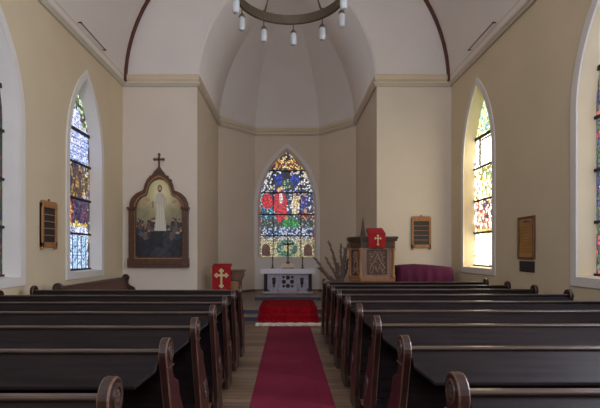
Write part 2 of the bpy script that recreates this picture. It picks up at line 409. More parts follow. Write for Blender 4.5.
Z_SILL, Z_SPR, Z_APX, W_IN = EYE-.40, EYE+2.08, EYE+3.73, .76
def side_window(n, side, yc, design, emit, dz=0, seed=1):
    e = bpy.data.objects.new('window_%d' % n, None); C.objects.link(e); struct(e)
    sx = -1 if side == 'left' else 1
    inner = lancet(W_IN, Z_SILL+dz, Z_SPR, Z_APX+dz); outer = lancet(W_IN, Z_SILL+dz, Z_SPR, Z_APX+dz, off=.14)
    r = MB().ring([(yc+p[0],p[1]) for p in outer], [(yc+p[0],p[1]) for p in inner], sx*(WH-.025), sx*(WH+.01), 'x')
    r.build('casing', M['white'], e, bev=.006)
    # reveal lining: from the wall plane to the glass, slightly splayed
    gl = lancet(W_IN-.06, Z_SILL+dz+.02, Z_SPR, Z_APX+dz-.09); n_ = len(gl); rv = MB()
    vs = [(sx*WH, yc+p[0], p[1]) for p in inner]+[(sx*(WH+.235), yc+p[0], p[1]) for p in gl]
    rv.add(vs, [(i,(i+1)%n_,n_+(i+1)%n_,n_+i) for i in range(n_)])
    rv.build('reveal', M['white'] if side == 'left' else M['litreveal'], e, smooth=True)
    mosaic('stained_glass', lancet(W_IN-.06, Z_SILL+dz+.02, Z_SPR, Z_APX+dz-.09, off=.03), design, emit, e, lambda u, z: (sx*(WH+.24), yc+u, z), seed=seed)
    hh = Z_APX-Z_SILL
    for f in (.0, .192, .38, .571, .745):
        z = Z_SILL+dz+.03+f*(hh-.1); hw = W_IN-.06
        if z > Z_SPR: hw = max(.05, hw*math.sqrt(max(0,1-((z-Z_SPR)/(Z_APX-Z_SPR))**1.7)))
        th = .034 if f == .745 else .022
        yo = hw*.02
        MB().box(min(sx*(WH+.20),sx*(WH+.235)), max(sx*(WH+.20),sx*(WH+.235)), yc-hw, yc+hw, z-th, z+th).build('bar', M['lead'], e)
    return e
LW = [(1, 9.64, design_left, L_LEFT, 0, 11), (2, 6.47, design_dark, L_LEFT*.6, 0, 12), (3, 3.3, design_fill, L_LEFT_FILL, 0, 13), (4, .1, design_fill, L_LEFT_FILL, 0, 14)]  # last two are out of view, added as fill light
RW = [(5, 10.17, design_right, L_RIGHT, .06, 15), (6, 5.9, design_rightnear, L_RIGHT*.6, .04, 16), (7, 1.9, design_fill, L_RIGHT_FILL, 0, 17)]  # last one is out of view, added as strong fill light
def side_wall(name, sx, wins):
    x0, x1 = sorted((sx*WH, sx*(WH+T)))
    wl = MB().box(x0, x1, YB, YF+.3, -.1, Z2+.5).build(name, M['cream'])
    for (n, yc, d, em, dz, sd) in wins:
        ct = MB().prism([(yc+p[0],p[1]) for p in lancet(W_IN, Z_SILL+dz, Z_SPR, Z_APX+dz, off=.002)], sx*(WH-.1), sx*(WH+T+.1), 'x').build('cutter', M['cream'])
        bool_cut(wl, ct)
        side_window(n, 'left' if sx < 0 else 'right', yc, d, em, dz, sd)
    struct(wl)
side_wall('wall_left', -1, LW)
side_wall('wall_right', 1, RW)

# west wall behind the camera; its large unseen window is added to brighten the room
wl = MB().box(-WH-.3, WH+.3, YB-.3, YB, -.1, 11).build('wall_rear', M['cream'])
ct = MB().prism(lancet(1.3, 3.2, 6.0, 8.2), YB-.5, YB+.2).build('cutter', M['cream']); bool_cut(wl, ct); struct(wl)
e = bpy.data.objects.new('window_8', None); C.objects.link(e); struct(e)
MB().ring(lancet(1.3,3.2,6.0,8.2,off=.15), lancet(1.3,3.2,6.0,8.2), YB-.01, YB+.03).build('casing', M['white'], e)
mosaic('stained_glass', lancet(1.3,3.2,6.0,8.2,off=.02), design_fill, L_WEST_FILL, e, lambda u, z: (u, YB-.2, z), cell=.16, res=.06, seed=30)

# front wall either side of the chancel arch, and the gable above the cornice
for nm, s in (('wall_front', -1), ('wall_front', 1)):
    x0, x1 = sorted((s*CH, s*(WH+.05)))
    struct(MB().box(x0, x1, YF, YF+.1, -.1, Z2).build('wall_front_left' if s < 0 else 'wall_front_right', M['front']))
ZA0 = EYE+4.5; AC = .88; AR = CH+AC
arch = [(AR*math.cos(t)-AC, ZA0+AR*math.sin(t)) for t in [i/16*math.acos(AC/AR) for i in range(17)]]
full = [(CH, Z2-.02)]+arch+[(-x, z) for x, z in arch[-2::-1]]+[(-CH, Z2-.02)]
poly = [(-WH-.2, Z2-.02), (-WH-.2, 11), (WH+.2, 11), (WH+.2, Z2-.02)]+full
struct(MB().prism(poly, YF, YF+.12).build('wall_gable', M['pale']))

# chancel walls
def wallseg(name, x0, y0, x1, y1, m, th=.28, z1=Z2+.1):
    d = Vector((x1-x0, y1-y0)).normalized(); n = Vector((d.y, -d.x))  # outward side chosen by point order
    b = MB().prism([(x0,y0),(x1,y1),(x1+n.x*th,y1+n.y*th),(x0+n.x*th,y0+n.y*th)], -.1, z1, 'z')
    return b.build(name, m)
struct(wallseg('wall_chancel_right', CH, YF+.1, CH, YS, M['chancel']))
struct(wallseg('wall_apse_right', CH, YS, BH, YE, M['chancel']))
struct(wallseg('wall_chancel_left', -CH, YS, -CH, YF+.1, M['chancel']))
struct(wallseg('wall_apse_left', -BH, YE, -CH, YS, M['chancel']))
bw = MB().box(-BH-.25, BH+.25, YE, YE+.3, -.1, Z2+.1).build('wall_back', M['chancel'])
AW = 1.045; AS0, ASP, AAP = EYE-.18, EYE+1.75, EYE+3.83
ct = MB().prism(lancet(AW+.04, AS0, ASP, AAP+.06), YE-.2, YE+.5).build('cutter', M['chancel']); bool_cut(bw, ct); struct(bw)
e = bpy.data.objects.new('window_9', None); C.objects.link(e); struct(e)
inner = lancet(AW+.04, AS0, ASP, AAP+.06); outer = lancet(AW+.04, AS0, ASP, AAP+.06, off=.14, zoff=.10)
MB().ring(outer, inner, YE-.03, YE+.01).build('casing', M['white'], e, bev=.006)
gl = lancet(AW-.02, AS0+.02, ASP, AAP-.05); rv = MB(); n_ = len(gl)
rv.add([(p[0],YE,p[1]) for p in inner]+[(p[0],YE+.18,p[1]) for p in gl], [(i,(i+1)%n_,n_+(i+1)%n_,n_+i) for i in range(n_)])
rv.build('reveal', M['white'], e, smooth=True)
mosaic('stained_glass', lancet(AW-.02, AS0+.02, ASP, AAP-.05, off=.02), design_apse, L_APSE, e, lambda u, z: (u, YE+.19, z), cell=.058, res=.0165, seed=21, lead=.22)
for x in (-.52, .52):
    MB().box(x-.018, x+.018, YE+.13, YE+.17, AS0, AAP-.62).build('mullion', M['lead'], e)
for Yc in (85,160,235,308):
    z = AS0+.02+(380-Yc)/360*(AAP-AS0-.07); hw = AW-.02
    if z > ASP: hw *= math.sqrt(max(0,1-((z-ASP)/(AAP-ASP))**1.7))
    MB().box(-hw, hw, YE+.13, YE+.17, z-.022, z+.022).build('bar', M['lead'], e)
struct(MB().box(-BH, BH, YE-.03, YE+.01, ZFL, AS0-.10).build('wall_panel_below_window', M['white'], bev=.004))

# vaults
def nave_arc(R, n=40): return [(R*math.cos(PI*i/n), ZN+R*math.sin(PI*i/n)) for i in range(n+1)]
ZN = Z2-.2
Rv = 4.24
a_in = [(Rv*math.cos(PI*i/40), ZN+Rv*math.sin(PI*i/40)) for i in range(41)]
a_out = [((Rv+.2)*math.cos(PI*i/40), ZN+(Rv+.2)*math.sin(PI*i/40)) for i in range(41)]
struct(MB().prism(a_in+a_out[::-1], YB-.2, YF+.05).build('ceiling', M['pale'], smooth=True))
a1 = [((Rv-.06)*math.cos(PI*i/60), ZN+(Rv-.06)*math.sin(PI*i/60)) for i in range(61)]
a2 = [((Rv+.02)*math.cos(PI*i/60), ZN+(Rv+.02)*math.sin(PI*i/60)) for i in range(61)]
struct(MB().prism(a1+a2[::-1], YF-.09, YF+.005).build('trim_3', M['rib'], smooth=True))
# chancel vault: rings of the plan polygon shrinking towards the pole
YP = 12.75; b = MB(); K = 18; rings = []
for i in range(K+1):
    t = i/K*math.acos(AC/AR); xx = AR*math.cos(t)-AC; k = xx/CH; z = ZA0+AR*math.sin(t)
    rings.append([(-xx,YF+.02,z),(-xx,YP+(YS-YP)*k,z),(-BH*k,YP+(YE-YP)*k,z),(BH*k,YP+(YE-YP)*k,z),(xx,YP+(YS-YP)*k,z),(xx,YF+.02,z)])
vs = [p for r in rings for p in r]; fs = []
for i in range(K):
    for j in range(5):
        fs.append((i*6+j, i*6+j+1, (i+1)*6+j+1, (i+1)*6+j))
b.add(vs, fs); o = b.build('ceiling_chancel', M['pale'])
sd = o.modifiers.new('s','SOLIDIFY'); sd.thickness = .12; sd.offset = 0
for p in o.data.polygons: p.use_smooth = True
o.data.set_sharp_from_angle(angle=.3); struct(o)
# small bit of vertical wall between cornice and vault springing is covered by the beige band

# cornice swept along the walls
def sweep(name, path, prof, m):
    pts = [Vector((p[0],p[1])) for p in path]; n = len(pts); vs = []; k = len(prof)
    for i in range(n):
        d0 = (pts[i]-pts[i-1]).normalized() if i else None; d1 = (pts[i+1]-pts[i]).normalized() if i < n-1 else None
        n0 = Vector((d0.y,-d0.x)) if d0 else None; n1 = Vector((d1.y,-d1.x)) if d1 else None
        if n0 is None: nn = n1
        elif n1 is None: nn = n0
        else: nn = (n0+n1)/(1+n0.dot(n1))
        for (o_, z) in prof: vs.append((pts[i].x+nn.x*o_, pts[i].y+nn.y*o_, z))
    fs = [(i*k+j, i*k+(j+1)%k, (i+1)*k+(j+1)%k, (i+1)*k+j) for i in range(n-1) for j in range(k)]
    fs += [tuple(range(k)), tuple(range((n-1)*k, n*k))]
    return struct(MB().add(vs, fs).build(name, m))
path = [(-WH,YB),(-WH,YF),(-CH,YF),(-CH,YS),(-BH,YE),(BH,YE),(CH,YS),(CH,YF),(WH,YF),(WH,YB)]
sweep('trim_1', path, [(-.02,Z1),(.05,Z1),(.07,Z1+.03),(.10,Z1+.05),(.10,Z1+.09),(.06,Z1+.10),(-.02,Z1+.10)], M['trimwhite'])
sweep('trim_2', path, [(-.02,Z1+.10),(.03,Z1+.10),(.03,Z1+.13),(.06,Z1+.17),(.07,Z1+.27),(.045,Z1+.30),(-.02,Z1+.30)], M['trimbeige'])
sweep('baseboard_chancel', [(-CH,YF+.1),(-CH,YS),(-BH,YE-.03),(BH,YE-.03),(CH,YS),(CH,YF+.1)], [(-.02,ZFL),(.02,ZFL),(.02,ZFL+.07),(-.02,ZFL+.08)], M['wooddk'])
sweep('baseboard_left', [(-WH,YB),(-WH,YF),(-CH,YF)], [(-.02,0),(.02,0),(.02,.14),(-.02,.16)], M['wooddk'])
sweep('baseboard_right', [(CH,YF),(WH,YF),(WH,YB)], [(-.02,0),(.02,0),(.02,.14),(-.02,.16)], M['wooddk'])

# ---------------------------------------------------------------- runner and rug
rn_ = MB().box(-.41,.53,-2.8,10.26,0,.008)
tag(rn_.build('carpet_runner', M['runner']), 'long plain purple-red carpet runner down the aisle between the pews', 'carpet')
rug = thing('rug', 'bright red patterned rug laid over the two steps before the altar', 'rug', (.03,0,0))
top = [(10.36,.010),(11.070,.010),(11.070,.134),(11.520,.134),(11.520,ZFL+.012),(13.5,ZFL+.012)]
bot = [(10.36,.022),(11.058,.022),(11.058,.146),(11.508,.146),(11.508,ZFL+.024),(13.5,ZFL+.024)]
MB().prism(top+bot[::-1], -.745, .745, 'x').build('rug_body', M['rug'], rug, bev=.003)
fr = MB()
for i in range(90):
    x = -.75+1.50*(i+.5)/90; l = .07+random.uniform(-.02,.03); dx = random.uniform(-.02,.02)
    fr.tube([(x,10.38,.018),(x+dx*.5,10.38-l*.5,.022),(x+dx,10.38-l,.008)], [.014,.018,.012], 5)
fr.tube([(-.75+1.50*i/30, 10.37+.03*math.sin(i*1.3), .035) for i in range(31)], .04, 6)
fr.build('fringe', M['fringe'], rug)['kind'] = 'stuff'

# ---------------------------------------------------------------- pews
PX0, PX1 = .715, 4.02
def arc(cx, cz, rx, rz, a0, a1, n): return [(cx+rx*math.cos(a0+(a1-a0)*i/n), cz+rz*math.sin(a0+(a1-a0)*i/n)) for i in range(n+1)]
prof = ([(.25,0),(.27,.15),(.24,.32),(.185,.5),(.125,.68),(.078,.82),(.045,.93),(.022,1.0)]
        + arc(.088,1.077,.088,.092, PI*1.12, -.12*PI, 14)
        + [(.150,1.0),(.152,.95),(.19,.90),(.26,.865),(.30,.85),(.315,.82),(.34,.75),(.41,.66),(.49,.57),(.55,.49),(.585,.42),(.58,.32),(.545,.2),(.54,.12),(.575,.07),(.58,0)])
def rosette(x, s, y, z, ry, rz):       # carved raised oval boss on the face of a pew end
    b = MB(); N = 20
    ring = [(y+ry*math.cos(2*PI*i/N), z+rz*math.sin(2*PI*i/N)) for i in range(N)]
    ringi = [(y+ry*.72*math.cos(2*PI*i/N), z+rz*.72*math.sin(2*PI*i/N)) for i in range(N)]
    b.ring(ring, ringi, x, x+s*.008, 'x')
    for k in range(6):
        a = k*PI/3; b.ball((x+s*.003, y+ry*.38*math.cos(a), z+rz*.38*math.sin(a)), .011, .5, 1, 1.3, 8, 5)
    b.ball((x+s*.004, y, z), .010, .6, 1, 1, 8, 5)
    return b
def make_pew(s, label, w0=PX0, w1=PX1, bm='pew'):
    t = thing('pew', label, 'pew', (0,0,0))
    xa, xb = (w0, w1)
    th = .052
    for (xo, out) in ((xa, -1), (xb-th, 1)):
        x0, x1 = sorted((s*xo, s*(xo+th)))
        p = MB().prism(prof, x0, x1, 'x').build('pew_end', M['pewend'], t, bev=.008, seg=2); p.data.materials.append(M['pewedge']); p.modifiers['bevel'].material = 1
        xf = s*xo if out < 0 else s*(xo+th); sg = s*out
        rosette(xf, sg, .09, 1.085, .048, .056).build('rosette', M['peworn'], p)
        rosette(xf, sg, .39, .50, .05, .085).build('rosette', M['peworn'], p)
        MB().box(min(xf,xf+sg*.006), max(xf,xf+sg*.006), .02, .157, .985, .995).build('collar', M['peworn'], p)
    A, B = sorted((s*(xa+th), s*(xb-th)))
    # reclined back
    MB().prism([(.05,1.065),(.08,1.065),(.24,.44),(.21,.44)], A, B, 'x').build('backrest', M[bm], t)
    MB().prism([(.038,1.086),(.038,1.096),(.046,1.102),(.082,1.102),(.09,1.096),(.09,1.06),(.05,1.06),(.05,1.084)], A, B, 'x').build('top_rail', M['peworn'], t, bev=.003)
    # sloping book board behind the back with clipped corners
    o = MB(); c = .1
    pl = [(A,.055),(A,-.035),(A+c,-.12),(B-c,-.12),(B,-.035),(B,.055)]
    zt = lambda y: 1.084+(y-.055)*.88
    vs = [(x,y,zt(y)) for x,y in pl]+[(x,y,zt(y)-.022) for x,y in pl]
    o.add(vs, [(0,1,2,3,4,5),(11,10,9,8,7,6)]+[(i,6+i,6+(i+1)%6,(i+1)%6) for i in range(6)])
    o.build('book_board', M['pew'], t, bev=.005)
    MB().prism([(.22,.43),(.22,.465),(.5,.465),(.575,.455),(.575,.425),(.5,.42)], A, B, 'x').build('seat', M['pew'], t, bev=.006)
    MB().box(A, B, .215, .24, .1, .43).build('rear_panel', M['pew'], t)
    MB().box(A, B, .05, .2, .13, .155).build('footrest', M['wooddk'], t, bev=.004)
    return t
ordn = ['front', 'second', 'third', 'fourth', 'fifth', 'sixth', 'seventh', 'eighth', 'hindmost']
LY = [1.80+.87*k for k in range(7)]
RY = [1.87+.885*k for k in range(9)]
def lab(side, i, n):
    bk = n-1-i
    word = {0:'foremost', 1:'second', 2:'third', 3:'fourth', 4:'fifth', 5:'sixth', 6:'seventh', 7:'eighth', 8:'ninth'}[bk]
    if i == 0: return 'dark wooden pew %s of the aisle, the nearest, partly below the picture edge' % side
    if bk == 0: return 'dark wooden pew %s of the aisle, foremost of its row towards the altar' % side
    return 'dark wooden pew %s of the aisle, %s in its row counting back from the altar' % (side, word)
first = make_pew(-1, lab('left', 0, 7)); first.location = (0,LY[0],0); first['group'] = 'pews left of the aisle'
for i in range(1, 7): dup(first, lab('left', i, 7), (0,LY[i],0))
firstr = make_pew(1, lab('right', 0, 9)); firstr.location = (0,RY[0],0); firstr['group'] = 'pews right of the aisle'
for i in range(1, 9): dup(firstr, lab('right', i, 9), (0,RY[i],0))
# pew set sideways along the left wall
sp = make_pew(1, 'brown wooden pew set sideways with its back to the left wall under the window', 0, 3.3, 'pewlit')
sp.location = (-4.02, 11.0, 0); sp.rotation_euler = (0,0,-PI/2)

# ---------------------------------------------------------------- altar group
struct(MB().box(-.97,1.02,13.55,15.3,ZFL,ZFL+.13).build('floor_altar_dais', M['chfloor'], bev=.008))
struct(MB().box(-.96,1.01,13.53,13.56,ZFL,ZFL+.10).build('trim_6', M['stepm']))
ZD = ZFL+.13
al = thing('altar', 'grey carved altar standing under the stained glass window on its low dais', 'altar', (.03,14.45,ZD))
MB().box(-.77,.77,.06,.62,0,.70).build('altar_body', M['stonedk'], al, bev=.006)
MB().box(-.80,.80,-.02,.66,0,.06).build('plinth', M['stone'], al, bev=.01)
fp = MB(); fp.box(-.66,.66,.0,.06,.06,.14); fp.box(-.66,.66,.0,.06,.60,.70)
for x in (-.66,-.36,.30,.60): fp.box(x,x+.06,.0,.06,.06,.70)
fp.build('front_frame', M['stone'], al, bev=.008)
MB().box(-.6,.6,.035,.065,.14,.6).build('front_panel', M['stone'], al)
tr = MB()
for cx, k in ((-.45,0),(0,1),(.45,0)):
    if k:
        for a in range(4):
            tr.lathe([(.09,0),(.09,.02)], (0,0,0), 4) if 0 else None
            q = a*PI/2; tr.ball((.13*math.cos(q), .03, .37+.13*math.sin(q)), .07, 1, .25, 1, 12, 6)
            q += PI/4; tr.ball((.20*math.cos(q), .03, .37+.20*math.sin(q)), .045, 1, .25, 1, 10, 6)
    else:
        tr.ball((cx, .03, .37), .055, 1, .25, 2.3, 10, 6); tr.ball((cx, .03, .46), .06, 1.1, .25, .8, 10, 6)
        tr.ball((cx, .03, .22), .035, 1, .25, 1, 10, 6)
tr.build('tracery', M['stonedk'], al, smooth=True)
for x in (-.71, .71):
    MB().lathe([(.05,0),(.05,.06),(.035,.09),(.03,.5),(.05,.56),(.055,.64)], (x,.02,.06), 12).build('corner_colonnette', M['stonedk'], al, smooth=True)
MB().box(-.85,.85,-.05,.68,.70,.775).build('altar_top', M['stone'], al, bev=.01)
ac = MB().box(-.87,.87,-.075,.70,.777,.792)
n = 26; pts = [(-.87,.792),(.87,.792)]
lo = []
for i in range(n*4+1):
    x = .87-1.74*i/(n*4); lo.append((x, .66-.045*abs(math.sin(PI*i/4))))
ac.prism(pts+lo, -.085, -.073)
for s in (-1,1): ac.box(s*.87-.006, s*.87+.006, -.075, .70, .60, .792)
o = ac.build('altar_cloth', M['linen']); o.location = (.03,14.45,ZD); tag(o, 'white altar cloth with a scalloped lace edge hanging over the altar top', 'cloth')
ZT = ZD+.792
def candle(x):
    t = thing('candlestick', 'tall brass candlestick on the %s end of the altar' % ('left' if x < 0 else 'right'), 'candlestick', (.03+x, 14.62, ZT), 0, 'altar candlesticks')
    MB().lathe([(.065,0),(.065,.015),(.03,.035),(.018,.06),(.03,.10),(.018,.13),(.014,.28),(.026,.30),(.014,.33),(.04,.35),(.04,.36)], n=14).build('stem', M['brass'], t, smooth=True)
    MB().lathe([(.014,.36),(.014,.50),(.004,.515)], n=10).build('candle', M['paper'], t)
candle(-.50); candle(.475)
cr = thing('crucifix', 'dark standing crucifix on the altar in the middle before the window', 'crucifix', (.03, 14.85, ZT))
MB().box(-.10,.10,-.06,.06,0,.09).box(-.06,.06,-.04,.04,.09,.22).build('base', M['wooddk'], cr, bev=.01)
MB().box(-.022,.022,-.012,.012,.2,1.0).box(-.19,.19,-.012,.012,.78,.825).build('cross', M['wooddk'], cr, bev=.004)
fg = MB(); fg.tube([(-.16,-.03,.83),(0,-.035,.76),(.16,-.03,.83)], [.010,.018,.010], 6); fg.tube([(0,-.035,.80),(0,-.035,.64),(.01,-.03,.50),(0,-.03,.40)], [.022,.028,.022,.010], 8); fg.ball((0,-.045,.83), .028)
fg.build('corpus', M['brass'], cr, smooth=True)
bk = thing('book_stand', 'open book on a low stand in the middle of the altar', 'book', (.03,14.62,ZT))
MB().prism([(-.07,0),(.12,0),(.12,.12),(.10,.12),(-.07,.02)], -.2, .2, 'x').build('stand', M['brass'], bk, bev=.004)
pg = MB()
for s in (-1,1):
    q = [(0,.02)]+[(s*.23*i/6, .02+.035*math.sin(PI*min(1,i/6*1.2))) for i in range(1,7)]
    poly = q+[(s*.23,0),(0,0)]
    pg.prism([(p[0],p[1]) for p in poly], 0, .19, 'y', Matrix.Translation((0,-.06,.02)) @ Matrix.Rotation(math.radians(32),4,'X'))
pg.build('pages', M['paper'], bk)

# ---------------------------------------------------------------- banner lectern and reading desk
def budded_cross(cx, cz, w, h, y, t=.008, armz=.16):
    b = MB(); a = w*.074
    top, bot = cz+h/2, cz-h/2; az = cz+h*armz
    b.box(cx-a,cx+a,y-t,y,bot+a*2,top-a*2); b.box(cx-w/2+a*2,cx+w/2-a*2,y-t-.0012,y,az-a,az+a)
    for (px, pz, dx, dz) in ((cx,top-a*1.4,0,1),(cx,bot+a*1.4,0,-1),(cx-w/2+a*1.4,az,-1,0),(cx+w/2-a*1.4,az,1,0)):
        for kq, (ox, oz) in enumerate(((dx*a*.7,dz*a*.7),(dz*a*1.35-dx*a*.6,dx*a*1.35-dz*a*.6),(-dz*a*1.35-dx*a*.6,-dx*a*1.35-dz*a*.6))):
            b.prism(arc(px+ox,pz+oz,a*1.15,a*1.15,0,2*PI*11/12,11), y-t-.0004*(kq+1), y)
    b.prism(arc(cx,az,a*2.0,a*2.0,0,2*PI*15/16,15), y-t-.002, y)
    return b
le = thing('lectern', 'slim two-legged lectern left of the chancel hung with a red cloth', 'lectern', (-1.79,12.35,ZFL))
for x in (-.17,.17):
    MB().box(x-.02,x+.02,-.02,.02,0,1.0).box(x-.03,x+.03,-.14,.14,0,.04).build('leg', M['wooddk'], le, bev=.005)
MB().prism([(-.04,1.02),(.22,1.10),(.22,1.07),(-.04,.99)], -.24, .24, 'x').build('book_rest', M['wooddk'], le, bev=.005)
def hanging(name, w, z0, z1, ytop, mfolds, seed):
    b = MB(); n, m = 24, 14; r = random.Random(seed); vs = []
    for th in (0,.008):
        for j in range(m+1):
            f = j/m; z = z1-(z1-z0)*f
            for i in range(n+1):
                u = i/n-.5; vs.append((u*w*(1-.04*f), ytop-.006-.008*f*math.sin(u*mfolds)+th, z+.006*math.sin(u*9)*f))
    N = (n+1)*(m+1)
    for j in range(m):
        for i in range(n):
            a = j*(n+1)+i; b.f += [(a,a+1,a+n+2,a+n+1),(N+a,N+a+n+1,N+a+n+2,N+a+1)]
    b.f += [(i,N+i,N+i+1,i+1) for i in range(n)]+[(m*(n+1)+i,m*(n+1)+i+1,N+m*(n+1)+i+1,N+m*(n+1)+i) for i in range(n)]
    b.f += [(j*(n+1),(j+1)*(n+1),N+(j+1)*(n+1),N+j*(n+1)) for j in range(m)]+[(j*(n+1)+n,N+j*(n+1)+n,N+(j+1)*(n+1)+n,(j+1)*(n+1)+n) for j in range(m)]
    b.v = vs
    return b
rc = thing('lectern_cloth', 'red lectern cloth with a large cream budded cross, left of the chancel', 'cloth', (-1.79,12.35,ZFL), 0, 'red antependium cloths')
hb = hanging('c', .52, .43, 1.03, -.06, 8, 1); hb.prism([(-.07,1.025),(-.07,1.04),(.23,1.132),(.23,1.115)], -.26, .26, 'x'); hb.build('cloth_panel', M['red'], rc)
budded_cross(0,.735,.37,.52,-.078).build('cross', M['gold'], rc)
rd = thing('reading_desk', 'brown wooden reading desk just behind the red draped lectern', 'desk', (-1.52,12.8,ZFL-.0))
MB().box(-.2,.2,0,.36,0,.64).build('cabinet', M['wooddk'], rd, bev=.008)
MB().box(-.23,.23,-.03,.39,0,.08).build('plinth', M['wooddk'], rd, bev=.008)
MB().prism([(-.2,.64),(.2,.64),(.27,.76),(.27,.89),(-.27,.89),(-.27,.76)], -.04, .42).build('cornice', M['wooddk'], rd, bev=.006)
MB().box(-.31,.31,-.08,.45,.89,.94).build('desk_top', M['wooddk'], rd, bev=.012)
MB().box(-.14,.14,-.012,.005,.15,.62).build('door', M['wood'], rd, bev=.006)

# ---------------------------------------------------------------- pulpit
pu = thing('pulpit', 'carved wooden pulpit beside the chancel opening in front of the right wall', 'pulpit', (0,0,0))
X0, X1, XC = 1.62, 2.61, 1.81; Y0, Y1 = 10.98, 11.73
H0, H1 = 0.0, 2.0
foot = [(XC,Y0),(X1,Y0),(X1,Y1),(X0,Y1),(X0,Y0+.42)]
def off(poly, d):
    cx = sum(p[0] for p in poly)/len(poly); cy = sum(p[1] for p in poly)/len(poly)
    return [(cx+(x-cx)*(1+d/abs(.6)), min(Y1+.03, cy+(y-cy)*(1+d/abs(.45)))) for x, y in poly]
MB().prism(foot, .15, H1-.02, 'z').build('pulpit_body', M['pulpit'], pu, bev=.008)
MB().prism(off(foot,.04), 0, .16, 'z').build('plinth', M['pulpitdk'], pu, bev=.01)
MB().prism(off(foot,.03), .98, 1.09, 'z').build('ledge_moulding', M['wood'], pu, bev=.012)
MB().prism(off(foot,.025), 1.80, 1.97, 'z').build('frieze', M['pulpitdk'], pu, bev=.008)
MB().prism(off(foot,.075), 1.97, 2.02, 'z').prism(off(foot,.095), 2.02, 2.08, 'z').build('cornice', M['pulpitdk'], pu, bev=.012)
# tall framed carved panels
def carved(px0, px1, z0, z1, Mx):
    fr = MB(); w = .055
    for a, b_, c_, d_ in ((px0,px1,z0,z0+.03),(px0,px1,z1-.03,z1),(px0,px0+.03,z0,z1),(px1-.03,px1,z0,z1)):
        fr.box(a,b_,-.03,0,c_,d_,Mx)
    f = fr.build('panel_frame', M['pulpitdk'], pu, bev=.004)
    q = MB(); q.box(px0+.03,px1-.03,-.012,0,z0+.03,z1-.03,Mx); f2 = q.build('carved_panel', M['carve'], pu)
    s = MB(); cx = (px0+px1)/2; hw = (px1-px0)/2-.05
    for sg in (-1,1):
        pts = [(cx+sg*hw*t**1.5, -.022, z1-.06-(z1-z0-.2)*t) for t in [i/10 for i in range(11)]]
        s.tube([Mx @ Vector(p) for p in pts], .016, 6)
        pts = [(cx+sg*hw*(.15+.8*t), -.022, z0+.10+.09*math.sin(t*6)) for t in [i/8 for i in range(9)]]
        s.tube([Mx @ Vector(p) for p in pts], .013, 6)
        pts = [(cx+sg*(.03+hw*.75*t), -.02, z1-.06-.13*t+.05*math.sin(t*7)) for t in [i/8 for i in range(9)]]
        s.tube([Mx @ Vector(p) for p in pts], .012, 6)
    for k in range(26):
        s.ball(tuple(Mx @ Vector((cx+hw*.92*math.sin(k*2.4), -.010, z0+.07+(z1-z0-.14)*k/25))), .02)
    s.build('tracery', M['pulpit'], f2, smooth=True)
carved(1.96,2.44,1.16,1.76, Matrix.Translation((0,Y0,0)))
ang = math.atan2(Y0-(Y0+.42), XC-X0); ML = Matrix.Translation((X0,Y0+.42,0)) @ Matrix.Rotation(ang,4,'Z')
carved(.07,.43,1.13,1.76, ML)
carved(.07,.43,.25,.92, ML)
for (x, y) in ((XC-.02,Y0-.01),(X1-.02,Y0-.02),(X0-.01,Y0+.42)):
    MB().lathe([(.05,1.09),(.05,1.13),(.032,1.16),(.03,1.70),(.048,1.74),(.052,1.80)], (x,y,0), 12).build('colonnette', M['wood'], pu, smooth=True)
MB().box(2.0,2.36,Y0-.02,Y0+.2,2.08,2.12).prism([(Y0-.04,2.13),(Y0+.24,2.27),(Y0+.24,2.23),(Y0-.04,2.09)], 1.97, 2.38, 'x').build('book_rest', M['pulpitdk'], pu, bev=.006)
MB().lathe([(.085,2.08),(.085,2.11),(.07,2.13),(.004,2.60)], (1.96,11.6,0), 6).build('spire_finial', M['pulpitdk'], pu)
pc = thing('pulpit_cloth', 'red cloth with a small cream cross hanging from the pulpit book rest', 'cloth', (2.175,Y0,0), 0, 'red antependium cloths')
hb = hanging('c', .42, 1.80, 2.16, -.105, 7, 3); hb.prism([(-.115,2.145),(-.115,2.16),(.25,2.30),(.25,2.285)], -.20, .20, 'x'); hb.build('cloth_panel', M['red'], pc)
budded_cross(.02,1.99,.17,.26,-.122).build('cross', M['gold'], pc)

# ---------------------------------------------------------------- dry branches in a vase
def px(x, y, d): return Vector(((x-287)/450*d, d, EYE+(252.5-y)/450*d))
vb = thing('vase_of_branches', 'dark vase of tall dry branches standing between altar and pulpit', 'vase', (1.52,12.6,ZFL))
base = Vector((1.52,12.6,ZFL))
MB().lathe([(.10,0),(.13,.04),(.15,.2),(.13,.42),(.08,.52),(.10,.58),(.085,.58)], n=18).build('vase', M['clay'], vb, smooth=True)
tips = [(312.5,256,12.5),(318,267,12.6),(329,240,12.7),(326,256,12.5),(341,243,12.6),(347.5,243,12.5),(344,252,12.8),(337,262,12.6),(345.5,247,12.65),(349,258,12.7),(333,252,12.75)]
for i, (tx, ty, d) in enumerate(tips):
    p1 = px(tx, ty, d)-base; p0 = Vector((random.uniform(-.03,.03), random.uniform(-.03,.03), .50)); b = MB()
    pts = []; rr = []
    for k in range(15):
        t = k/14; p = p0.lerp(p1, t); p.z += -.06*math.sin(PI*t)*(1 if i < 4 else 0); p.x += .02*math.sin(t*9+i)
        pts.append(p); rr.append(.036*(1-.45*t)+(.010 if k%2 else 0))
    rr[-1] = .006; b.tube(pts, rr, 7)
    for k in range(3, 14):
        t = pts[k]; s = 1 if k%2 else -1; dv = (pts[k]-pts[k-1]).normalized(); sd_ = dv.cross(Vector((0,1,0))).normalized()
        b.tube([t, t+dv*.05+sd_*s*.035, t+dv*.09+sd_*s*.045], [.012,.011,.002], 5)
    b.build('branch', M['twig'], vb, smooth=True)

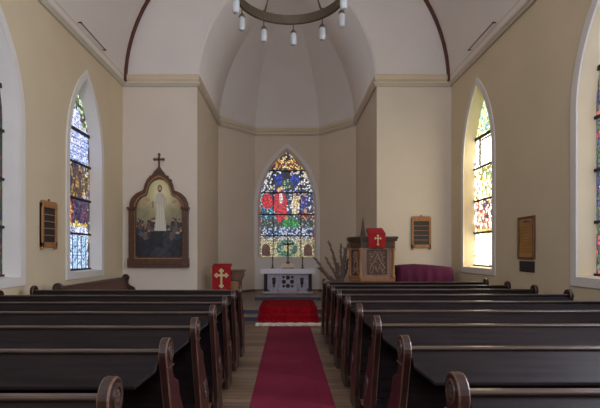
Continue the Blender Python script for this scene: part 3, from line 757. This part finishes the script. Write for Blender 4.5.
# ---------------------------------------------------------------- covered instrument in the corner
ci = thing('cabinet', 'low cabinet in the right corner, hidden beneath the purple cloth', 'cabinet', (3.40,11.36,0))
MB().box(-.58,.58,-.32,.34,.06,1.24).build('cabinet_body', M['wooddk'], ci, bev=.01)
MB().box(-.56,.56,-.30,.32,0,.06).build('plinth', M['wooddk'], ci)
b = MB(); n, m = 44, 20
def cl(i, j):
    u = i/n; v = j/m   # u around front from left-back to right-back, v from top ridge to hem
    return None
# cloth: top sheet plus skirt with folds
per = []
for k in range(12): per.append((-.63-.0*k, .37-.74*k/12, (-1,0)))
for k in range(24): per.append((-.63+1.27*k/24, -.37, (0,-1)))
for k in range(13): per.append((.64, -.37+.74*k/12, (1,0)))
vs = []; L = len(per); lv = [(.0,0),(.04,.02),(.10,.04),(.22,.06),(.40,.075),(.6,.09),(.8,.10)]
def topz(x): return 1.335+.045*math.exp(-((x+.1)/.45)**2)-.05*max(0,(x-.3))
for (dz, outw) in lv:
    for q, (x, y, nn) in enumerate(per):
        fo = .022*math.sin(q*1.35)*min(1,dz*4)+.012*math.sin(q*2.9+1)*min(1,dz*4)
        vs.append((x+nn[0]*(outw+fo)*.8, min(.385,y+nn[1]*(outw+fo)*.8), topz(x)-dz))
fs = [(j*L+q, j*L+q+1, (j+1)*L+q+1, (j+1)*L+q) for j in range(len(lv)-1) for q in range(L-1)]
# top sheet: rows between left and right sides
o0 = len(vs); nx, ny = 25, 13
for j in range(ny):
    for i in range(nx):
        x = -.63+1.27*i/(nx-1); y = -.37+.74*j/(ny-1); e_ = (i in (0,nx-1)) or (j in (0,))
        vs.append((x, y, topz(x)+(0 if e_ else .012+.006*math.sin(i*1.1)*math.cos(j*.9))))
fs += [(o0+j*nx+i, o0+j*nx+i+1, o0+(j+1)*nx+i+1, o0+(j+1)*nx+i) for j in range(ny-1) for i in range(nx-1)]
b.add(vs, fs); pcl = b.build('purple_cloth', M['purple'], smooth=True); pcl.location = (3.40,11.36,0)
sd = pcl.modifiers.new('s','SOLIDIFY'); sd.thickness = .008
tag(pcl, 'purple cloth draped over the low cabinet in the right corner', 'cloth')

# ---------------------------------------------------------------- altarpiece painting on the left front wall
S = .00836
pt = thing('altarpiece', 'large painting of a robed figure in a trefoil-arched brown frame topped by a cross', 'painting', (-3.335,YF,EYE-.385))
def fp_(x, y): return ((x-117)*S, (382-y)*S)
outer_r = [(20,375),(215,375),(215,200),(214,182),(206,165),(192,152),(176,145),(168,143),(163,122),(152,104),(138,94),(132,84),(118,70)]
outer = [fp_(x,y) for x,y in outer_r]+[fp_(234-x,y) for x,y in outer_r[-2:1:-1]]
inner_r = [(42,350),(194,350),(194,205),(192,188),(184,172),(172,162),(160,160),(156,146),(151,128),(142,115),(130,109),(119,107)]
inner = [fp_(x,y) for x,y in inner_r]+[fp_(238-x if x < 150 else 236-x,y) for x,y in inner_r[-2:1:-1]]
N = 120; c0 = fp_(118,240); pt.scale = (.94,1,1)
angs = [2*PI*i/N for i in range(N)]
ro = [star_ray(outer,c0,a) for a in angs]; ri = [star_ray(inner,c0,a) for a in angs]
MB().ring(ro, ri, -.09, -.01).build('frame', M['altarframe'], pt, bev=.008)
rm = [((a[0]*.3+b_[0]*.7),(a[1]*.3+b_[1]*.7)) for a, b_ in zip(ro, ri)]; rmi = [((a[0]*.12+b_[0]*.88),(a[1]*.12+b_[1]*.88)) for a, b_ in zip(ro, ri)]
MB().ring(rm, rmi, -.105, -.088).build('inner_moulding', M['wood'], pt)
for sgn in (-1, 1):
    x0, x1 = sorted(((sgn*.82), sgn*.66))
    pb = MB().box(x0,x1,-.13,-.01,.06,1.48); pb.box(x0-.02,x1+.02,-.16,-.01,1.48,1.52); pb.box(x0-.035,x1+.035,-.18,-.01,1.52,1.56)
    pb.box(x0-.02,x1+.02,-.168,-.01,.0,.235); pb.build('pilaster', M['altarframe'], pt, bev=.008)
MB().box(-.84,.84,-.155,-.01,0,.07).box(-.80,.80,-.13,-.01,.07,.22).build('sill', M['altarframe'], pt, bev=.01)
cb = MB(); z0 = (382-72)*S; cb.box(-.022,.022,-.06,-.02,z0-.02,z0+.36); cb.box(-.13,.13,-.06,-.02,z0+.20,z0+.245)
for (x, z) in ((0,z0+.35),(-.12,z0+.222),(.12,z0+.222)):
    for (dx, dz) in ((0,.0),(.02,0),(-.02,0),(0,.02),(0,-.02)): cb.ball((x+dx,-.04,z+dz), .022, 1, .8, 1, 8, 6)
cb.lathe([(.06,0),(.05,.03),(.03,.06)], (0,-.04,z0-.04), 10)
cb.build('cross', M['altarframe'], pt, bev=.003)
# crest knobs along the ogee
ck = MB()
for (x, y) in ((118,80),(132,90),(146,100),(157,112)):
    for g in (x, 236-x): p = fp_(g,y); ck.ball((p[0],-.06,p[1]), .035, 1, .7, 1, 8, 6)
ck.build('crest', M['altarframe'], pt, smooth=True)
def design_painting(U, Z, su, sz, rn, u0, u1, z0, z1):
    X = U/S+117; Y = 382-Z/S
    nz = np.sin(X*.17+np.sin(Y*.11)*2)*np.cos(Y*.13+X*.05)*.5+.5
    t = np.clip((Y-110)/170,0,1)[...,None]
    col = lin(196,184,128)*(1-t)+lin(110,108,92)*t
    r = np.sqrt(((X-122)/1.0)**2+((Y-150)/1.3)**2)[...,None]
    col = col+(lin(232,222,168)-col)*np.exp(-(r/38)**2)
    cl_ = (np.abs(Y-205-8*np.sin(X*.12)) < 16)&(np.abs(X-118) > 18); col = np.where(cl_[...,None], col*.8+lin(150,120,100)*(.25*nz[...,None]), col)
    for cx, cy in ((62,185),(78,172),(168,178),(182,192)):
        col = np.where(ell(X,Y,cx,cy,9,6)[...,None], lin(196,150,120)*(.8+.3*nz[...,None]), col)
    # crowd: heads over a dark mass
    edge = 262+6*np.sin(X*.3)+.05*(X-118)*np.sign(118-X)
    dk = Y > edge
    col = np.where(dk[...,None], lin(34,36,40)*(.7+.8*nz[...,None]), col)
    col = np.where((ell(X,Y,122,345,34,26)|ell(X,Y,145,290,16,40))[...,None], lin(52,55,62)*(.7+.7*nz[...,None]), col)
    rr = np.random.RandomState(5)
    for k in range(64):
        cx = rr.uniform(46,192); cy = rr.uniform(232,275)
        if abs(cx-122) < 20: continue
        cc = [lin(186,150,124),lin(130,98,80),lin(206,176,150),lin(100,78,66)][k%4]
        body = [lin(60,52,56),lin(96,88,84),lin(48,58,70),lin(110,76,60)][k%4]
        col = np.where(ell(X,Y,cx,cy+13,7,11)[...,None], body, col); col = np.where(ell(X,Y,cx,cy,3.6,5)[...,None], cc, col); col = np.where(ell(X,Y,cx,cy-3.5,4,3)[...,None], cc*.25, col)
    # robed figure
    hw = 12+np.maximum(0,Y-195)*.11
    robe = (np.abs(X-121) < hw)&(Y > 155)&(Y < 268)
    fold = .82+.18*np.sin(X*1.1+Y*.03)
    col = np.where(robe[...,None], lin(222,216,196)*fold[...,None], col)
    col = np.where((ell(X,Y,121,168,17,20)&(Y > 149))[...,None], lin(216,208,186)*fold[...,None], col)
    arm = (np.abs((Y-180)-(X-108)*-.3) < 5)&(X > 92)&(X < 110); arm2 = (np.abs((X-136)-(Y-175)*-.15) < 5)&(Y > 165)&(Y < 195)
    col = np.where((arm|arm2)[...,None], lin(190,182,158), col)
    col = np.where((ell(X,Y,90,182,4,5)|ell(X,Y,127,160,3,4))[...,None], lin(196,156,120), col)
    col = np.where(((X > 95)&(X < 98)&(Y > 176)&(Y < 196))[...,None], lin(70,60,50), col)
    col = np.where((ell(X,Y,119,136,7.6,11))[...,None], lin(62,42,30), col)
    col = np.where((ell(X,Y,119,136.5,5,8))[...,None], lin(204,164,130), col)
    col = np.where(((ell(X,Y,119,144,4.5,4))&(Y > 141))[...,None], lin(84,56,40), col)
    for ex in (116.7,121.3): col = np.where(ell(X,Y,ex,134,1.1,.9)[...,None], lin(40,28,22), col)
    return col*1.05
ipoly = [((p[0]-c0[0])*1.02+c0[0], (p[1]-c0[1])*1.02+c0[1]) for p in inner]
cv = mosaic('canvas', ipoly, design_painting, attr_mat('oil_paint', 0, .45), pt, lambda u, z: (u, -.03, z), cell=.03, res=.013, seed=9, lead=0)
sd = cv.modifiers.new('s','SOLIDIFY'); sd.thickness = .02; sd.offset = -1

# ---------------------------------------------------------------- hymn boards and wall panels
def hymn_board(label, loc, rz):
    t = thing('hymn_board', label, 'hymn board', loc, rz, 'hymn number boards')     # local: faces -y, base at z=0
    W, H = .255, .86
    MB().box(-W,W,-.03,0,.05,.80).build('backing', M['slate'], t)
    fr = MB(); fr.box(-W,-W+.055,-.055,0,.0,.82); fr.box(W-.055,W,-.055,0,.0,.82); fr.box(-W,W,-.055,0,.04,.13)
    fr.prism([(-W,.74),(-W,.82),(-W+.035,.865),(W-.035,.865),(W,.82),(W,.74)], -.058, 0)
    fr.build('frame', M['wood'], t, bev=.006)
    for k in range(5):
        z = .13+k*.122
        if k: MB().box(-W+.05,W-.05,-.05,-.028,z-.009,z+.009).build('number_rail', M['wood'], t, bev=.003)
    MB().ball((0,-.03,.885), .018).build('hook', M['brass'], t, smooth=True)
    return t
hymn_board('wooden hymn board with empty dark rows on the wall left of the window', (-WH+.002, 8.07, EYE+.055), PI/2)
hymn_board('wooden hymn board with empty dark rows on the wall beyond the purple cloth', (3.50, YF-.002, EYE+.075), 0)
pnl = thing('notice_panel', 'tall framed wooden panel on the right wall between the two windows', 'panel', (WH, 8.05, EYE-.11), -PI/2)
MB().box(-.235,.235,-.02,0,.02,.73).build('panel_board', mat('gilt_board', srgb(182,132,58), .4, noise=.35, scale=4, bump=.1), pnl)
fr = MB().ring([(-.27,0),(.27,0),(.27,.755),(-.27,.755)], [(-.235,.03),(.235,.03),(.235,.725),(-.235,.725)], -.045, 0); fr.build('frame', M['wooddk'], pnl, bev=.006)
ln = MB()
for k in range(9): ln.box(-.15+.02*(k%3),.15-.015*(k%2),-.024,-.019,.12+k*.055,.127+k*.055)
ln.prism(arc(0,.64,.12,.05,0,PI,10), -.024, -.019)
ln.build('lettering_lines', M['wooddk'], pnl)
o = MB().box(-.245,.245,-.02,0,0,.19).build('wall_plaque', M['slate'], bev=.006); o.location = (WH, 8.05, EYE-.345); o.rotation_euler = (0,0,-PI/2)
tag(o, 'small black plaque just below the framed wooden panel on the right wall', 'plaque')

# rods on brackets just above the cornice
for s, y0, y1 in ((-1, 9.1, 10.35), (1, 9.1, 10.35)):
    x = s*4.17; z = EYE+4.655
    t = thing('wall_rod', 'thin dark metal rod above the %s cornice' % ('left' if s < 0 else 'right'), 'rod', (x,y0,z), 0, 'rods above the cornices')
    MB().tube([(0,0,0),(0,y1-y0,0)], .011, 8).build('rod', M['iron'], t)
    for yy in (.01, y1-y0-.01):
        MB().tube([(0,yy,0),(s*.07,yy,-.0)], .012, 8).ball((0,yy,0), .02).build('bracket', M['iron'], t)

# ---------------------------------------------------------------- chandelier
HC = 3.40; RC = .735; CX, CY = .045, 5.98
ch = thing('chandelier', 'large iron ring chandelier with hanging glass lamps over the aisle', 'chandelier', (CX,CY,EYE+HC))
rg = MB(); n = 72
c1 = [(RC*math.cos(2*PI*i/n), RC*math.sin(2*PI*i/n)) for i in range(n)]; c2 = [((RC-.03)*math.cos(2*PI*i/n), (RC-.03)*math.sin(2*PI*i/n)) for i in range(n)]
rg.ring(c1, c2, 0, .13, 'z')
rgo = rg.build('ring', M['iron'], ch, bev=.006)
eb = MB()
for zz in (.008,.122):
    eb.tube([((RC+.004)*math.cos(2*PI*i/n), (RC+.004)*math.sin(2*PI*i/n), zz) for i in range(n+1)], .009, 6, cap=False)
eb.build('ring_edge', M['iron'], ch, smooth=True)
for k in range(10):
    a = PI/2-math.radians(4+36*k); x, y = RC*math.cos(a)*1.0, RC*math.sin(a)*1.0
    arm = MB(); arm.tube([(x*.985,y*.985,.0),(x*.985,y*.985,-.09)], .010, 6); arm.lathe([(.008,-.07),(.024,-.09),(.046,-.125),(.046,-.14)], (x*.985,y*.985,0), 12)
    lp = arm.build('lamp', M['iron'], ch, smooth=True)
    MB().lathe([(.040,-.14),(.047,-.16),(.047,-.28),(.038,-.31),(.012,-.32)], (x*.985,y*.985,0), 14).build('glass_shade', M['lampglass'], lp, smooth=True)
for k in (1,3,5,7,9):
    a = PI/2-math.radians(4+36*k); x, y = (RC-.015)*math.cos(a), (RC-.015)*math.sin(a)
    pts = []
    for i in range(15):
        t = i/14; pts.append((x*(1-t)**1.0*(1-.0*t)+.0, y*(1-t), .10+1.75*(t**1.35)))
    cn = MB()
    cn.tube(pts, [.011+.006*(i%2) for i in range(15)], 6); cn.ball((x,y,.11), .03, 1,1,1.4)
    cn.build('chain', M['iron'], ch, smooth=True)
MB().lathe([(.02,1.78),(.06,1.82),(.03,1.9),(.014,1.95),(.014,ZN+Rv-(EYE+HC)-.03),(.07,ZN+Rv-(EYE+HC)-.02),(.07,ZN+Rv-(EYE+HC)+.02)], n=12).build('ceiling_rod', M['iron'], ch, smooth=True)
